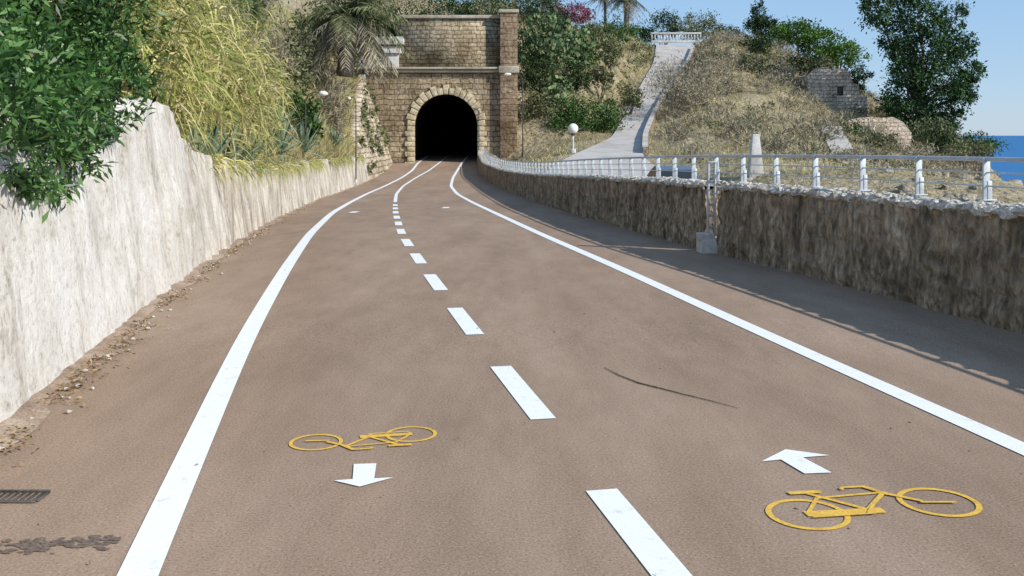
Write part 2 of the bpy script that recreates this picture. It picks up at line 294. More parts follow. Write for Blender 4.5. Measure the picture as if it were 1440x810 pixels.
# painted symbols (real flat paint on the road)
def flat_poly(pts,z): return np.array([[p[0],p[1],z] for p in pts]),[list(range(len(pts)))]
def bar(a,b,w,z):
    a=np.array(a,float);b=np.array(b,float);t=(b-a)/np.linalg.norm(b-a);n=np.array([-t[1],t[0]])*w/2
    return flat_poly([a-n,b-n,b+n,a+n],z)
def ring(c,r,w,z,n=44):
    a=np.arange(n)*2*math.pi/n; o=np.stack([c[0]+(r+w/2)*np.cos(a),c[1]+(r+w/2)*np.sin(a),np.full(n,z)],1)
    i=np.stack([c[0]+(r-w/2)*np.cos(a),c[1]+(r-w/2)*np.sin(a),np.full(n,z)],1)
    return np.vstack([o,i]),[[k,(k+1)%n,n+(k+1)%n,n+k] for k in range(n)]
def bike(name,rear,front,flip):
    rear=np.array(rear);front=np.array(front);L=np.linalg.norm(front-rear);e=(front-rear)/L
    n=np.array([-e[1],e[0]])*flip; s=L/.67
    z=[.004]
    def P(a,b): return rear+e*a*s+n*b*s
    def nz(): z[0]+=.0004; return z[0]
    w=.027*s
    parts=[ring(P(0,0),.172*s,w,nz()),ring(P(.67,0),.172*s,w,nz())]
    seg=[((-.01,.0),(.36,-.035),.062),((0,0),(.145,.17),.02),((.12,.24),(.29,-.01),.024),((.145,.165),(.47,.165),.02),((.3,-.01),(.475,.15),.024),
         ((.44,.25),(.5,.13),.03),((.5,.13),(.60,.02),.024),((.04,.25),(.2,.235),.04),((.33,.262),(.45,.25),.022),((.33,.262),(.31,.235),.02),((.27,-.06),(.35,.03),.018),((.0,-.05),(.3,-.07),.014),((.58,.005),(.74,-.03),.02)]
    for a,b,ww in seg: parts.append(bar(P(*a),P(*b),ww*s,nz()))
    V,F=join(parts); return make_mesh(name,V,F,M_yellow)
bike('bicycle_marking',(1.324,4.457),(1.973,4.604),1)
bike('bicycle_marking',(-.573,5.65),(-1.083,5.50),1)
def arrow(tip,wl,wr,sl,sr,bl,br):
    V,F=flat_poly([tip,wl,sl,bl,br,sr,wr],.006); make_mesh('arrow_marking',V,F,M_white)
arrow((1.475,5.37),(1.295,5.17),(1.68,5.27),(1.405,5.20),(1.53,5.235),(1.465,4.985),(1.605,5.0))
arrow((-.735,4.80),(-.585,4.93),(-.875,4.885),(-.68,4.915),(-.785,4.905),(-.70,5.14),(-.815,5.13))
for (x,y,s) in((-4.3,27,.28),(-2.0,30,.3)):
    V,F=flat_poly([(x,y+.9*s*2),(x-s*.8,y+.5),(x-.1,y+.5),(x-.1,y-.3),(x+.1,y-.3),(x+.1,y+.5),(x+s*.8,y+.5)],0)
    V[:,2]=zr(V[:,1])+.006; make_mesh('arrow_marking',V,F,M_white)
pts=[(.674,7.26),(.76,7.02),(.874,6.8),(1.0,6.66),(1.118,6.52),(1.26,6.36),(1.41,6.18)]
V,F=tube([(a,b,.006) for a,b in pts],[.002,.004,.005,.0045,.004,.003,.002],6); make_mesh('fallen_twig',V,F,M_bark,smooth=True)
# faint tar smears and drain
tp=[]
for i in range(170):
    u_=rng.uniform(-1,1); cx_=-1.98+.33*u_; cy_=4.11+.06*u_+rng.normal(0,.035); r_=rng.uniform(.006,.02)
    a=np.linspace(0,2*math.pi,8)[:-1]; tp.append(flat_poly([(cx_+r_*1.7*math.cos(t)*rng.uniform(.5,1.2),cy_+r_*math.sin(t)*rng.uniform(.5,1.2)) for t in a],.003+.00001*i))
V,F=join(tp); make_mesh('tar_patch',V,F,M_tar)
pr=[box(-2.37,4.60,.006,.34,.014,.008),box(-2.37,4.74,.006,.34,.014,.008),box(-2.54,4.67,.006,.014,.12,.008),box(-2.20,4.67,.006,.014,.12,.008)]+[box(-2.52+.03*i,4.67,.005,.012,.12,.006) for i in range(1,11)]
V,F=join(pr); make_mesh('drain_grate',V,F,M_dark,(-2.37,4.67,0))
# ---------------------------------------------------------------- left wall
def nse(x,y,z): return noise.noise(Vector((x,y,z)))
def fbm(x,y,z): return nse(x,y,z)+.5*nse(2*x,2*y,2*z)+.25*nse(4*x,4*y,4*z)
ys=np.concatenate([np.arange(-18,4,.5),np.arange(4,20,.1),np.arange(20,57.2,.22)])
nr=17; V=[]
for y in ys:
    xb=float(xW(y));zb=float(zr(y))-.15;zt=float(wtop(y))+.12*fbm(y*1.1,3,0)
    k=min(1,max(0,(y-9)/7)); rough=.03+.06*k
    for j in range(nr):
        t=j/(nr-1); z=zb+(zt-zb)*t
        dx=rough*(fbm(y*1.9,z*(1.2-.7*k),1.3)+.6*nse(y*5.5,z*(2.4-1.5*k),7))+(.018*nse(y*12,z*12,5))
        V.append((xb-.13*(z-zb)+dx,y,z))
    for j,(ox,oz) in enumerate(((-.12,.02),(-.3,.0),(-.5,-.05),(-.55,-.6))):
        V.append((xb-.13*(zt-zb)+ox,y,zt+oz+.05*nse(y*3,j,2)))
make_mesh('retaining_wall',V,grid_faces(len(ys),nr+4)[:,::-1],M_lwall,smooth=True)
ys=np.arange(-10,56,.12);V=[]
for y in ys:
    w_=.08+.15*max(0,fbm(y*.8,0,4)+.25)
    xb=float(xW(y))
    for k,(o_,h_) in enumerate(((-.05,.03),(w_*.4,.016),(w_*.75,.008),(w_,.001))): V.append((xb+o_+(.02*nse(y*9,k,0) if k else 0),y,float(zr(y))+h_+.004))
make_mesh('dusty_verge',V,grid_faces(len(ys),4)[:,::-1],M_dust,smooth=True)
def wingx(y): return np.interp(y,[57,72],[-9.0,-10.7])
def wingz(y): return np.interp(y,[57,60,64,68,72],[.75,2.0,3.6,5.0,6.1])
ys=np.arange(56.9,72.01,.3); nr=16; V=[]
for y in ys:
    xb=float(xW(y))+.02;zb=float(zr(y))-.2;xt=float(wingx(y));zt=float(wingz(y))
    for j in range(nr):
        t=j/(nr-1); V.append((xb+(xt-xb)*t+.09*fbm(y*1.3,t*5,2),y,zb+(zt-zb)*t+(.12*fbm(y,4,4) if j==nr-1 else 0)))
    V.append((xt-.6,y,zt+.05)); V.append((xt-.65,y,zt-1))
make_mesh('wing_wall',V,grid_faces(len(ys),nr+2)[:,::-1],M_wing)
def b0(d):
    d=np.asarray(d,float)
    x=np.where(d<57,xW(d)-.13*(wtop(d)-zr(d))-.4,wingx(d)-.45); z=np.where(d<57,wtop(d)-.12,wingz(d)-.1)
    return x,z
def bank(d,t):
    x0,z0=b0(d); H=np.interp(d,[-20,12,25,40,55,72],[2.4,3.0,4.5,6.2,7,5.5]); tau=np.interp(d,[0,30,60,72],[3.2,3.2,3.0,3])
    return x0-t, np.asarray(d,float), z0+H*(1-np.exp(-np.asarray(t)/tau))+.02*np.asarray(t)
ys=np.arange(-20,73.6,.5); ts=np.concatenate([np.arange(0,8,.4),np.arange(8,60,2.5)]); V=[]
for y in ys:
    for t in ts:
        x,yy,z=bank(y,t); V.append((float(x),y,float(z)+.25*min(1,t)*fbm(float(x)*.5,y*.5,0)))
make_mesh('left_bank_ground',V,grid_faces(len(ys),len(ts))[:,::-1],M_bank,smooth=True)
# ---------------------------------------------------------------- right wall
def rwall(name,d0,d1):
    ys=np.concatenate([np.arange(d0,min(d1,4),.4),np.arange(max(d0,4),min(d1,22),.07),np.arange(max(d0,22),d1,.3),[d1]]); nr=17; V=[]; T=[]
    for y in ys:
        xb=float(xV(y));zb=float(zr(y))-.15;zt=float(vtop(y))+.03*fbm(y*1.5,1,0)
        for j in range(nr):
            t=j/(nr-1);z=zb+(zt-.05-zb)*t
            st=abs(nse(y*3.1,z*4.2,2)) # rounded rubble faces with recessed joints
            V.append((xb+.05*(1-t)*-.3+.05*fbm(y*2.3,z*.8,9)-.11*min(st,.3)+.03*nse(y*11,z*9,2),y,z))
        V.append((xb+.52,y,zt-.06)); V.append((xb+.52,y,zb-1.6))
        for j,(ox,oz) in enumerate(((.0,-.075),(-.02,-.035),(.02,.0),(.1,.012),(.2,.012),(.32,.01),(.46,.0),(.53,-.03),(.53,-.08))):
            T.append((xb+ox+.05*nse(y*5,j,3)+.04*nse(y*15,j,8)-.03,y,zt+oz+.03*nse(y*5,j*1.3,6)+.045*nse(y*13,j*2,1)))
    F=[list(f) for f in grid_faces(len(ys),nr+2)]; c=nr+2
    F.append(list(range(c))[::-1]); F.append([ (len(ys)-1)*c+i for i in range(c)])
    G=[list(f) for f in grid_faces(len(ys),9)]; G.append(list(range(9))[::-1]); G.append([(len(ys)-1)*9+i for i in range(9)])
    o=(float(xV(max(d0,0)))+.25,max(d0,0),0)
    Thing(name,o).add('wall_face',(V,F),M_rwall).add('coping',(T,G),M_cope).done()
rwall('sea_wall',-19,14.95); rwall('sea_wall',15.5,71.9)
def rail():
    P=[];R=[];ys=np.arange(8.56-1.08*20,69,1.08)
    o=.4
    for i,y in enumerate(ys):
        x=float(xV(y))+o; zt=float(vtop(y)); ang=math.atan(-(float(xV(y+.5))-float(xV(y-.5))))
        P.append(box(x,y,zt+.2,.075,.022,.46,ang)); P.append(box(x+.03,y,zt+.1,.05,.024,.22,ang,0)); P.append(box(x,y,zt+.025,.15,.12,.014,ang))
    yy=np.arange(ys[0],ys[-1]+.1,.54)
    for h,r in((.42,.022),(.29,.008),(.16,.008)):
        R.append(tube(np.stack([xV(yy)+o,yy,vtop(yy)+h],1),np.full(len(yy),r),8))
    P=join(P);R=join(R)
    Thing('metal_railing',(float(xV(9))+o,9,1.1)).add('posts',P,M_metal,bevel=.004).add('rails',R,M_metal,smooth=True).done()
rail()
px,py=float(xV(15.2))-.02,15.2
t=Thing('gate_post',(px,py,0))
t.add('plinth',join([box(px+.02,py,.0,.42,.44,.26),box(px-.1,py-.06,.16,.24,.3,.1)]),M_pale,bevel=.015)
t.add('post',join([box(px-.05,py-.02,.72,.022,.1,1.12),box(px+.05,py-.02,.72,.022,.1,1.12)]+[box(px,py-.02,.3+.17*i,.1,.014,.03) for i in range(6)]+[box(px,py-.02,1.29,.14,.12,.02),box(px+.1,py,1.05,.03,.03,.5)]),M_metal,bevel=.004)
t.done()
# ---------------------------------------------------------------- hillside terrain
CP=np.array([(9,-20,-1.6),(5.9,0,-1.2),(4.9,10,-1.2),(3.9,20,-1.2),(3.0,30,-1.2),(1.6,40,-1.3),(.6,52,-1.3),(-.6,62,-1.1),(-1.2,70,-.9),
(9,10,-1.6),(14,10,-3),(30,10,-8),(60,0,-13),(30,-20,-9),(12,20,-1.6),(22,22,-3.5),(45,25,-12),
(10,35,-.7),(16,35,-.5),(20,38,-.3),(27,38,-4),(42,35,-12),(9,50,.3),(14,50,.1),(21,50,-.7),(25,50,-3.2),(35,50,-9),(50,50,-14),
(11,70,2.6),(17,70,1.6),(24,70,.4),(31,70,-.8),(34.5,70,-4),(45,70,-12),(60,70,-14),(15,90,7),(22,90,6.6),(28,90,3.6),(34,90,1.5),(42,90,.2),(47,90,-6),(56,90,-13),
(20,105,11.3),(25,105,10.6),(33,105,6.5),(42,105,2),(49,105,.0),(56,105,-9),(66,105,-14),(27,130,14.6),(35,130,12.3),(50,130,4),(60,130,-3),(70,130,-13),(82,130,-14),
(30,160,15.5),(50,160,8),(68,160,-4),(95,160,-14),(3.5,74,2.6),(6,80,4.3),(8,90,6.3),(2,85,8),(11,105,9.8),(14,120,13),(5,100,12.5),(8,130,15.5),
(17,150,14.5),(0,120,15.3),(0,160,16),(-5,85,11),(-20,80,12),(-20,110,15),(-60,75,14),(-60,200,18),(3,66,.2),(6,62,.9),
(100,50,-16),(120,150,-16),(110,290,-16),(40,290,13),(0,290,18),(-60,290,20),(80,200,-10),(3.5,35,-1),(5,48,-.4)],float)
def U(r2): return .5*r2*np.log(np.maximum(r2,1e-12))
n=len(CP);d2=((CP[:,None,:2]-CP[None,:,:2])**2).sum(-1);K=U(d2)+np.eye(n)*8
Pm=np.hstack([np.ones((n,1)),CP[:,:2]]);A=np.zeros((n+3,n+3));A[:n,:n]=K;A[:n,n:]=Pm;A[n:,:n]=Pm.T
W=np.linalg.solve(A,np.concatenate([CP[:,2],np.zeros(3)]))
PD=[14,35,48,58,70,85,100,115,130,150];PL=[4.4,1.9,1.3,3.2,7.0,9.7,12.7,16.3,18.9,20];PR=[8.5,7.6,7.7,7.6,9.25,12.1,15.7,20.2,23.8,25];PZ=[-1.0,-.92,-.35,.37,1.45,3.5,6.3,9.9,13.6,14.2]
cpl=curve(PD,PL,2);cpr=curve(PD,PR,2);cpz=curve(PD,PZ,2)
n_cp=n
def hz(X,Y,carve=True):
    X=np.asarray(X,float);Y=np.asarray(Y,float);sh=X.shape;x=X.ravel();y=Y.ravel()
    out=np.zeros(len(x))
    for s in range(0,len(x),20000):
        q=np.stack([x[s:s+20000],y[s:s+20000]],1);r2=((q[:,None]-CP[None,:,:2])**2).sum(-1)
        out[s:s+20000]=U(r2)@W[:n_cp]+W[n_cp]+q@W[n_cp+1:]
    out=np.maximum(out,-16)
    out=np.where((x<-.3)&(y>72.3),np.maximum(out,9.7+.04*(y-72)),out)
    if carve:
        l=cpl(y);r=cpr(y);pz=cpz(y)-.12; dd=np.maximum(np.maximum(l-x,x-r),0)-.8
        w=np.clip(1-dd/3.5,0,1); w=np.where((y>13)&(y<150),w,0); w=w*w*(3-2*w)
        out=out*(1-w)+pz*w
    nearw=(y<72)&(x<xV(y)+2.0)
    out=np.where(nearw,np.minimum(out,zr(y)-.3),out)
    return out.reshape(sh)
gx=np.arange(-70,121,1.0);gy=np.arange(-20,291,1.0)
X,Y=np.meshgrid(gx,gy);Z=hz(X,Y)
bumpz=np.array([[.28*fbm(a*.35,b*.35,0)+.1*nse(a*1.1,b*1.1,3) for a in gx] for b in gy])
inside=(X>cpl(Y)-1.2)&(X<cpr(Y)+1.2)&(Y<150)
Z=Z+np.where(inside|((Y<72)&(X<xV(Y)+2)),0,bumpz)
V=np.stack([X,Y,Z],-1).reshape(-1,3);F=grid_faces(len(gy),len(gx))
cx=V[F].mean(1); keep=(cx[:,1]>72.6)|(cx[:,0]>xV(cx[:,1])+.2)
make_mesh('hillside_terrain',V,F[keep],M_earth,smooth=True)
a=np.linspace(0,2*math.pi,65)[:-1]
m,nt,nd,lk=newmat('sea_water'); p=N(nd,'ShaderNodeBsdfPrincipled'); p.inputs['Base Color'].default_value=(.03,.15,.34,1); p.inputs['Roughness'].default_value=.6; p.inputs['Specular IOR Level'].default_value=.12
nz=N(nd,'ShaderNodeTexNoise'); nz.inputs['Scale'].default_value=.25; nz.inputs['Detail'].default_value=8; tc=N(nd,'ShaderNodeTexCoord'); lk.new(tc.outputs['Object'],nz.inputs['Vector'])
b=N(nd,'ShaderNodeBump'); b.inputs['Strength'].default_value=.6; b.inputs['Distance'].default_value=.5; lk.new(nz.outputs['Fac'],b.inputs['Height']); lk.new(b.outputs[0],p.inputs['Normal'])
o=N(nd,'ShaderNodeOutputMaterial'); lk.new(p.outputs[0],o.inputs[0]); M_sea=m
make_mesh('sea',[(25000*math.cos(t),25000*math.sin(t),-10.0) for t in a],[list(range(64))],M_sea)
ys=np.arange(14,148,.5);V=[]
for y in ys:
    for t in np.linspace(0,1,6): V.append((float(cpl(y)+(cpr(y)-cpl(y))*t),y,float(cpz(y))+.05))
make_mesh('uphill_lane',V,grid_faces(len(ys),6),M_path)
V=[];ys=np.arange(60,126,.5)
for y in ys:
    x=float(cpr(y));z=float(cpz(y))
    for (ox,oz) in((0,-.4),(0,.4),(.35,.4),(.35,-.9)): V.append((x+ox,y,z+oz+(.04*nse(y,ox,1))))
F=[list(f) for f in grid_faces(len(ys),4)]+[[3,2,1,0]]
C=[]
for y in ys:
    x=float(cpr(y));z=float(cpz(y))
    for (ox,oz) in((-.04,.41),(-.04,.48),(.3,.48),(.3,.41)): C.append((x+ox,y,z+oz+(.06*nse(y,ox,1))))
Thing('lane_parapet',(float(cpr(60)),60,.5)).add('wall_face',(V,F),M_rwall).add('coping',(C,[list(f) for f in grid_faces(len(ys),4)]+[[3,2,1,0]]),M_path).done()
t=Thing('concrete_balustrade',(21.5,131,13.6))
t.add('rails',join([box(21.6,131,15.1,6.6,.3,.22),box(21.6,131,14.0,6.6,.3,.3)]),M_pale,bevel=.02)
t.add('posts',join([box(18.4+.4*i,131,14.55,.14,.16,.95) for i in range(17)]),M_pale); t.done()
# ---------------------------------------------------------------- tunnel portal
cxp=-4.78;hw=2.31;zs=2.37;zb=-.6
def portal():
    T=Thing('tunnel_portal',(cxp,FY,-.3))
    xs=list(np.linspace(-10.6,cxp-hw,8))+[cxp-hw*math.cos(a) for a in np.linspace(0,math.pi,25)][1:-1]+list(np.linspace(cxp+hw,.3,5))
    V=[];F=[]
    def zlow(x):
        u=(x-cxp)/hw
        return zb if abs(u)>=.9999 else zs+hw*math.sqrt(1-u*u)
    cols=[]
    for x in xs:
        cols.append((x,zlow(x)))
        if abs(abs(x-cxp)-hw)<1e-6:
            if x<cxp: cols.append((x,zs))
            else: cols.insert(-1,(x,zs))
    for (x,z) in cols:
        for y in(FY,FY+.9): V+= [(x,y,z),(x,y,6.2)]
    for i in range(len(cols)-1):
        a=i*4;b=(i+1)*4
        if abs(cols[i][0]-cols[i+1][0])<1e-6:
            F.append([a,a+2,b+2,b]); continue
        F+= [[a,b,b+1,a+1],[a+2,a+3,b+3,b+2],[a,a+2,b+2,b]]
    T.add('lower_wall',(V,F),M_fac)
    T.add('upper_wall',box(-4.55,FY+.62,8.2,7.6,.9,3.9),M_fac2)
    T.add('upper_coping',box(-4.5,FY+.58,10.27,7.7,1.15,.24),M_corn,bevel=.03)
    T.add('cornice',join([box(-5.2,FY+.3,6.32,10.9,1.2,.2),box(-5.2,FY+.3,6.52,11.1,1.5,.16)]),M_corn,bevel=.03)
    T.add('pilaster',join([box(-.23,FY+.3,4.9,1.25,1.5,11.2)]),M_pil,bevel=.02)
    T.add('pilaster_cap',join([box(-.23,FY+.3,10.62,1.45,1.7,.24),box(-.23,FY+.3,6.42,1.45,1.72,.5)]),M_corn,bevel=.03)
    T.add('left_cornice_block',join([box(-9.4,FY+.4,8.5,3.2,1.9,.55),box(-9.65,FY+.45,7.85,3.3,1.5,.5),box(-9.7,FY+.5,7.0,3.0,1.2,1.15)]),M_pale,bevel=.04)
    st=[]
    n=19
    for i in range(n):
        a0=math.pi*i/n+.008;a1=math.pi*(i+1)/n-.008; ro=hw+.5+(.13 if i%2 else 0)+rng.uniform(-.05,.05)
        P=[]
        for (r,a) in((hw-.03,a0),(ro,a0),(ro,a1),(hw-.03,a1)): P.append((cxp+r*math.cos(a),zs+r*math.sin(a)))
        v=[(p[0],FY-.14-.02*(i%3),p[1]) for p in P]+[(p[0],FY+.3,p[1]) for p in P]
        st.append((np.array(v),np.array([[0,1,2,3],[7,6,5,4],[0,4,5,1],[1,5,6,2],[2,6,7,3],[3,7,4,0]])))
    z=zb;i=0
    while z<zs-.05:
        h=min(.37,zs-z); w=.5 if i%2 else .68
        for s in(-1,1): st.append(box(cxp+s*(hw-.03+w/2),FY+.07-.01*(i%3),z+h/2,w,.44,h-.03))
        z+=h;i+=1
    T.add('voussoirs',join(st),M_vous,bevel=.025)
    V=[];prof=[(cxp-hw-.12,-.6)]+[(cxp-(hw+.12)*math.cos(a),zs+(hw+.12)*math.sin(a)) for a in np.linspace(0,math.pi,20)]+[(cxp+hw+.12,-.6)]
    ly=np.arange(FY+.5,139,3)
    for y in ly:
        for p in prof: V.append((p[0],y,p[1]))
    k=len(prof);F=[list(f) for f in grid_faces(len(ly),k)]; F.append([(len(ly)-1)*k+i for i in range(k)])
    T.add('tunnel_lining',(V,F),M_lining)
    T.add('side_return',box(.1,FY+5.2,4.5,.5,8.3,10.2),M_pil)
    T.done()
portal()
# ---------------------------------------------------------------- lamps, obelisk
def street_lamp(x,y,z0,h,armx,globe=False,k=1.0):
    t=Thing('street_lamp',(x,y,z0))
    if globe:
        t.add('pole',join([tube([(x,y,z0),(x,y,z0+h*.3),(x,y,z0+h)],[.09,.07,.06],10),box(x,y,z0+.3,.34,.34,.7)]),M_pale)
        a=np.linspace(-math.pi/2,math.pi/2,10); P=[(x,y,z0+h+.3+.33*math.sin(q)) for q in a]; t.add('globe',tube(P,[max(.01,.33*math.cos(q)) for q in a],16),M_globe,smooth=True)
        t.add('collar',tube([(x,y,z0+h-.1),(x,y,z0+h+.02)],[.14,.16],12),M_dark)
    else:
        P=[(x,y,z0),(x,y,z0+h*.5),(x,y,z0+h-.3),(x+armx*.25,y,z0+h-.05),(x+armx*.6,y,z0+h+.03),(x+armx,y,z0+h)]
        t.add('pole',tube(P,np.array([.06,.05,.04,.035,.03,.03])*k,10),M_dark if k<1 else M_metal,smooth=True)
        q=[(x+armx*.9,y,z0+h),(x+armx*1.02,y,z0+h-.02),(x+armx*1.3,y,z0+h-.03),(x+armx*1.5,y,z0+h-.04)]
        t.add('lamp_head',tube(q,np.array([.05,.13,.15,.04])*k,10),M_globe,smooth=True)
        t.add('base',tube([(x,y,z0-.05),(x,y,z0+.35)],[.11*k,.09*k],10),M_metal)
    t.done()
street_lamp(3.8,62,.2,1.6,0,True)
street_lamp(.75,70,-.6,6.6,-.9,k=.8)
street_lamp(-8.15,52,-.95,4.6,-.3,k=.6) 
street_lamp(-8.3,40,.9,2.5,.6,k=.75)
def frustum(cx,cy,z0,z1,w0,w1,d0,d1):
    V=[(cx+sx*w0/2,cy+sy*d0/2,z0) for sx,sy in((-1,-1),(1,-1),(1,1),(-1,1))]+[(cx+sx*w1/2,cy+sy*d1/2,z1) for sx,sy in((-1,-1),(1,-1),(1,1),(-1,1))]
    return np.array(V),np.array([[0,1,5,4],[1,2,6,5],[2,3,7,6],[3,0,4,7],[4,5,6,7],[3,2,1,0]])
t=Thing('concrete_obelisk',(11,45,-.5)); t.add('shaft',frustum(11,45,-.5,1.75,.72,.3,.6,.3),M_pale,bevel=.02).add('foot',box(11,45,-.4,1.0,.9,.35),M_pale,bevel=.02).done()
def gz(x,y): return float(hz(np.array([x]),np.array([y]))[0])
P=[(19.5,55),(20.5,60),(22,66),(23.5,72),(25,78)]
V=[]
for (x,y) in P:
    zz=gz(x,y)+.35
    for o_ in(-.8,.8): V.append((x+o_,y,zz))
make_mesh('footpath',V,grid_faces(len(P),2),M_path)
g=4.2
t=Thing('stone_ruin',(31,97,g))
def wallprof(y,th,pts,z0):
    n=len(pts);V=[];F=[]
    for (x,z) in pts:
        V+=[(x,y,z0),(x,y,z),(x,y+th,z),(x,y+th,z0)]
    for i in range(n-1):
        a=i*4;b=a+4
        F+=[[a,b,b+1,a+1],[a+1,b+1,b+2,a+2],[a+2,b+2,b+3,a+3]]
    F+=[[0,1,2,3],[(n-1)*4+3,(n-1)*4+2,(n-1)*4+1,(n-1)*4]]
    return V,F
top=[(28.2,7.3),(28.8,7.9),(29.2,8.15),(30.1,8.2),(30.5,7.85),(31.2,8.0),(31.6,8.05),(32.2,7.7),(32.5,6.7),(33.1,6.5),(33.2,5.6),(33.9,5.4)]
t.add('front_wall',wallprof(95,.5,top,2.0),M_ruin)
V1,F1=box(28.5,98.2,5.1,.5,5.3,4.6);V2,F2=box(33.2,98,3.8,.5,5.0,3.6);V3,F3=box(30.9,101,5.3,5.2,.5,4.8)
t.add('rear_walls',join([(V1,F1),(V2,F2),(V3,F3)]),M_ruin,bevel=.03)
t.add('opening_shade',join([box(31.3,94.97,5.9,.55,.1,.8)]),M_dark); t.add('lintels',join([box(31.3,94.93,6.4,.8,.16,.16)]),M_corn); t.done()  # no hole: dark panel on the wall paints the shade inside an opening
t=Thing('terrace_wall',(33,83,1))
t.add('wall',wallprof(83,.6,[(28.1,2.9),(29.3,3.2),(30.6,3.15),(31.8,3.2),(32.6,2.8),(33.3,1.9)],-1.5),M_ruin).add('buttress',frustum(29.8,82.6,-1.2,2.5,.9,.5,1.2,.7),M_ruin).done()
# ---------------------------------------------------------------- parked car
def car(x,y,z):
    T=Thing('parked_car',(x,y,z))
    def ext(prof,w0,w1,zsplit):
        n=len(prof);V=[]
        for s in(-1,1):
            for (a,b) in prof:
                w=w0 if b<zsplit else w1
                V.append((x+s*w/2,y+a,z+b))
        F=[list(range(n))[::-1],list(range(n,2*n))]+[[i,(i+1)%n,n+(i+1)%n,n+i] for i in range(n)]
        return np.array(V),F
    body=[(-2.0,.3),(-2.05,.55),(-2.0,.85),(-1.75,.95),(.75,.95),(1.75,.85),(2.02,.65),(2.05,.35),(1.6,.25),(-1.7,.25)]
    T.add('body',ext(body,1.7,1.7,9),M_carp,bevel=.06)
    cab=[(-1.75,.94),(-1.45,1.38),(-1.1,1.46),(.05,1.46),(.35,1.38),(.95,.94)]
    T.add('cabin',ext(cab,1.6,1.25,1.2),M_carp,bevel=.05)
    T.add('rear_window',(np.array([(x-.68,y-1.75,z+1.0),(x+.68,y-1.75,z+1.0),(x+.58,y-1.5,z+1.36),(x-.58,y-1.5,z+1.36)]),np.array([[0,1,2,3]])),M_glass)
    sw=[]
    for s in(-1,1): sw.append((np.array([(x+s*.815,y-1.5,z+1.0),(x+s*.815,y+.8,z+1.0),(x+s*.66,y+.25,z+1.36),(x+s*.66,y-1.3,z+1.36)]),np.array([[0,1,2,3]])))
    T.add('side_windows',join(sw),M_glass)
    w=[]
    for s in(-1,1):
        for a in(-1.3,1.3): w.append(tube([(x+s*.68,y+a,z+.31),(x+s*.87,y+a,z+.31)],[.31,.31],18))
    T.add('wheels',join(w),M_rubber)
    T.add('tail_lamps',join([box(x+s*.72,y-2.03,z+.75,.2,.06,.22) for s in(-1,1)]),M_red,bevel=.01)
    T.add('number_plate',box(x,y-2.06,z+.6,.5,.03,.11),M_white); T.add('bumper',box(x,y-2.04,z+.4,1.6,.12,.16),M_carp,bevel=.03)
    T.done()
car(5.75,36,-.87)
# ---------------------------------------------------------------- vegetation
def bush(name,clumps,leaf,mat,sub=.22,per=60,down=0,stems=True,base=None):
    c0=np.array(clumps[0][0],float); base=np.array(base if base is not None else (c0[0],c0[1],c0[2]-np.max(clumps[0][1])),float)
    T=Thing(name,tuple(base)); T.add('foliage',crown(clumps,leaf,down,sub,per),mat)
    if stems:
        st=[]
        for c,r,n in clumps:
            for _ in range(3):
                e=np.array(c)+rng.normal(size=3)*np.max(r)*.35; mid=(base+e)/2+rng.normal(size=3)*.08*np.max(r)
                rr=.03+.012*np.max(r); st.append(tube([base,mid,e],[rr,rr*.7,rr*.3],6))
        T.add('stems',join(st),M_bark,smooth=True)
    return T.done()
bush('oleander_bush',[((-4.4,7.4,3.3),(1.15,1.5,1.1),9500),((-3.95,8.3,2.8),(.8,1.0,.95),8500),((-4.2,6.2,2.5),(1.0,1.2,.8),6000),((-3.55,7.2,2.0),(.5,1.0,.52),4800),((-4.7,9.2,3.7),(.8,.9,.9),4000),((-3.55,8.5,2.2),(.32,.7,.5),2600),((-3.2,6.0,1.85),(.38,.8,.4),2600),((-3.32,7.0,1.55),(.22,.7,.28),1500)],(.10,.028),L_bush,.15,55,base=(-4.6,7.8,1.9))
nC=860; d=rng.uniform(12.2,27,nC); t=rng.uniform(.0,3.2,nC); x,y,z=bank(d,t); base=np.stack([x,y,z-.1],1)
H=rng.uniform(1.6,3.1,nC)*np.interp(t,[0,1,3],[.8,1,1.1])*np.interp(d,[10,27],[.95,1.25]); lean=norm(np.stack([rng.normal(.2,.18,nC),rng.normal(-.08,.14,nC),np.ones(nC)],1))
canes=blades(base,lean,H,.03,.10,3)
Cs=[];Ds=[]
for i in range(nC):
    k=rng.integers(14,22); s=rng.uniform(.05,1.0,k)
    p=base[i]+lean[i]*(H[i]*s)[:,None]; p[:,2]-=.1*H[i]*s**2
    a=rng.uniform(0,2*math.pi,k); e=rng.uniform(.1,1.0,k)
    Cs.append(p);Ds.append(np.stack([np.cos(a)*np.cos(e)+.3,np.sin(a)*np.cos(e)-.2,np.sin(e)],1))
Cs=np.concatenate(Cs);Ds=np.concatenate(Ds);k=len(Cs)
Thing('giant_reed_thicket',(-5.5,15,2)).add('canes',canes,L_cane).add('leaves',blades(Cs,Ds,rng.uniform(.35,.8,k),rng.uniform(.03,.055,k),rng.uniform(.6,1.5,k),4),L_reed).done()
def agave(p,s,mat=L_agave,nm='agave_plant'):
    n=34;a=np.arange(n)*2.4+rng.uniform(0,6);e=np.linspace(.05,1.45,n)+rng.normal(0,.06,n)
    Dv=np.stack([np.cos(a)*np.cos(e),np.sin(a)*np.cos(e),np.sin(e)],1)
    V,F=blades(np.tile(p,(n,1))+Dv*.05,Dv,s*rng.uniform(.75,1.05,n),.13*s,np.interp(e,[0,1.4],[.25,.0]),5,True); make_mesh(nm,V,F,mat,tuple(p))
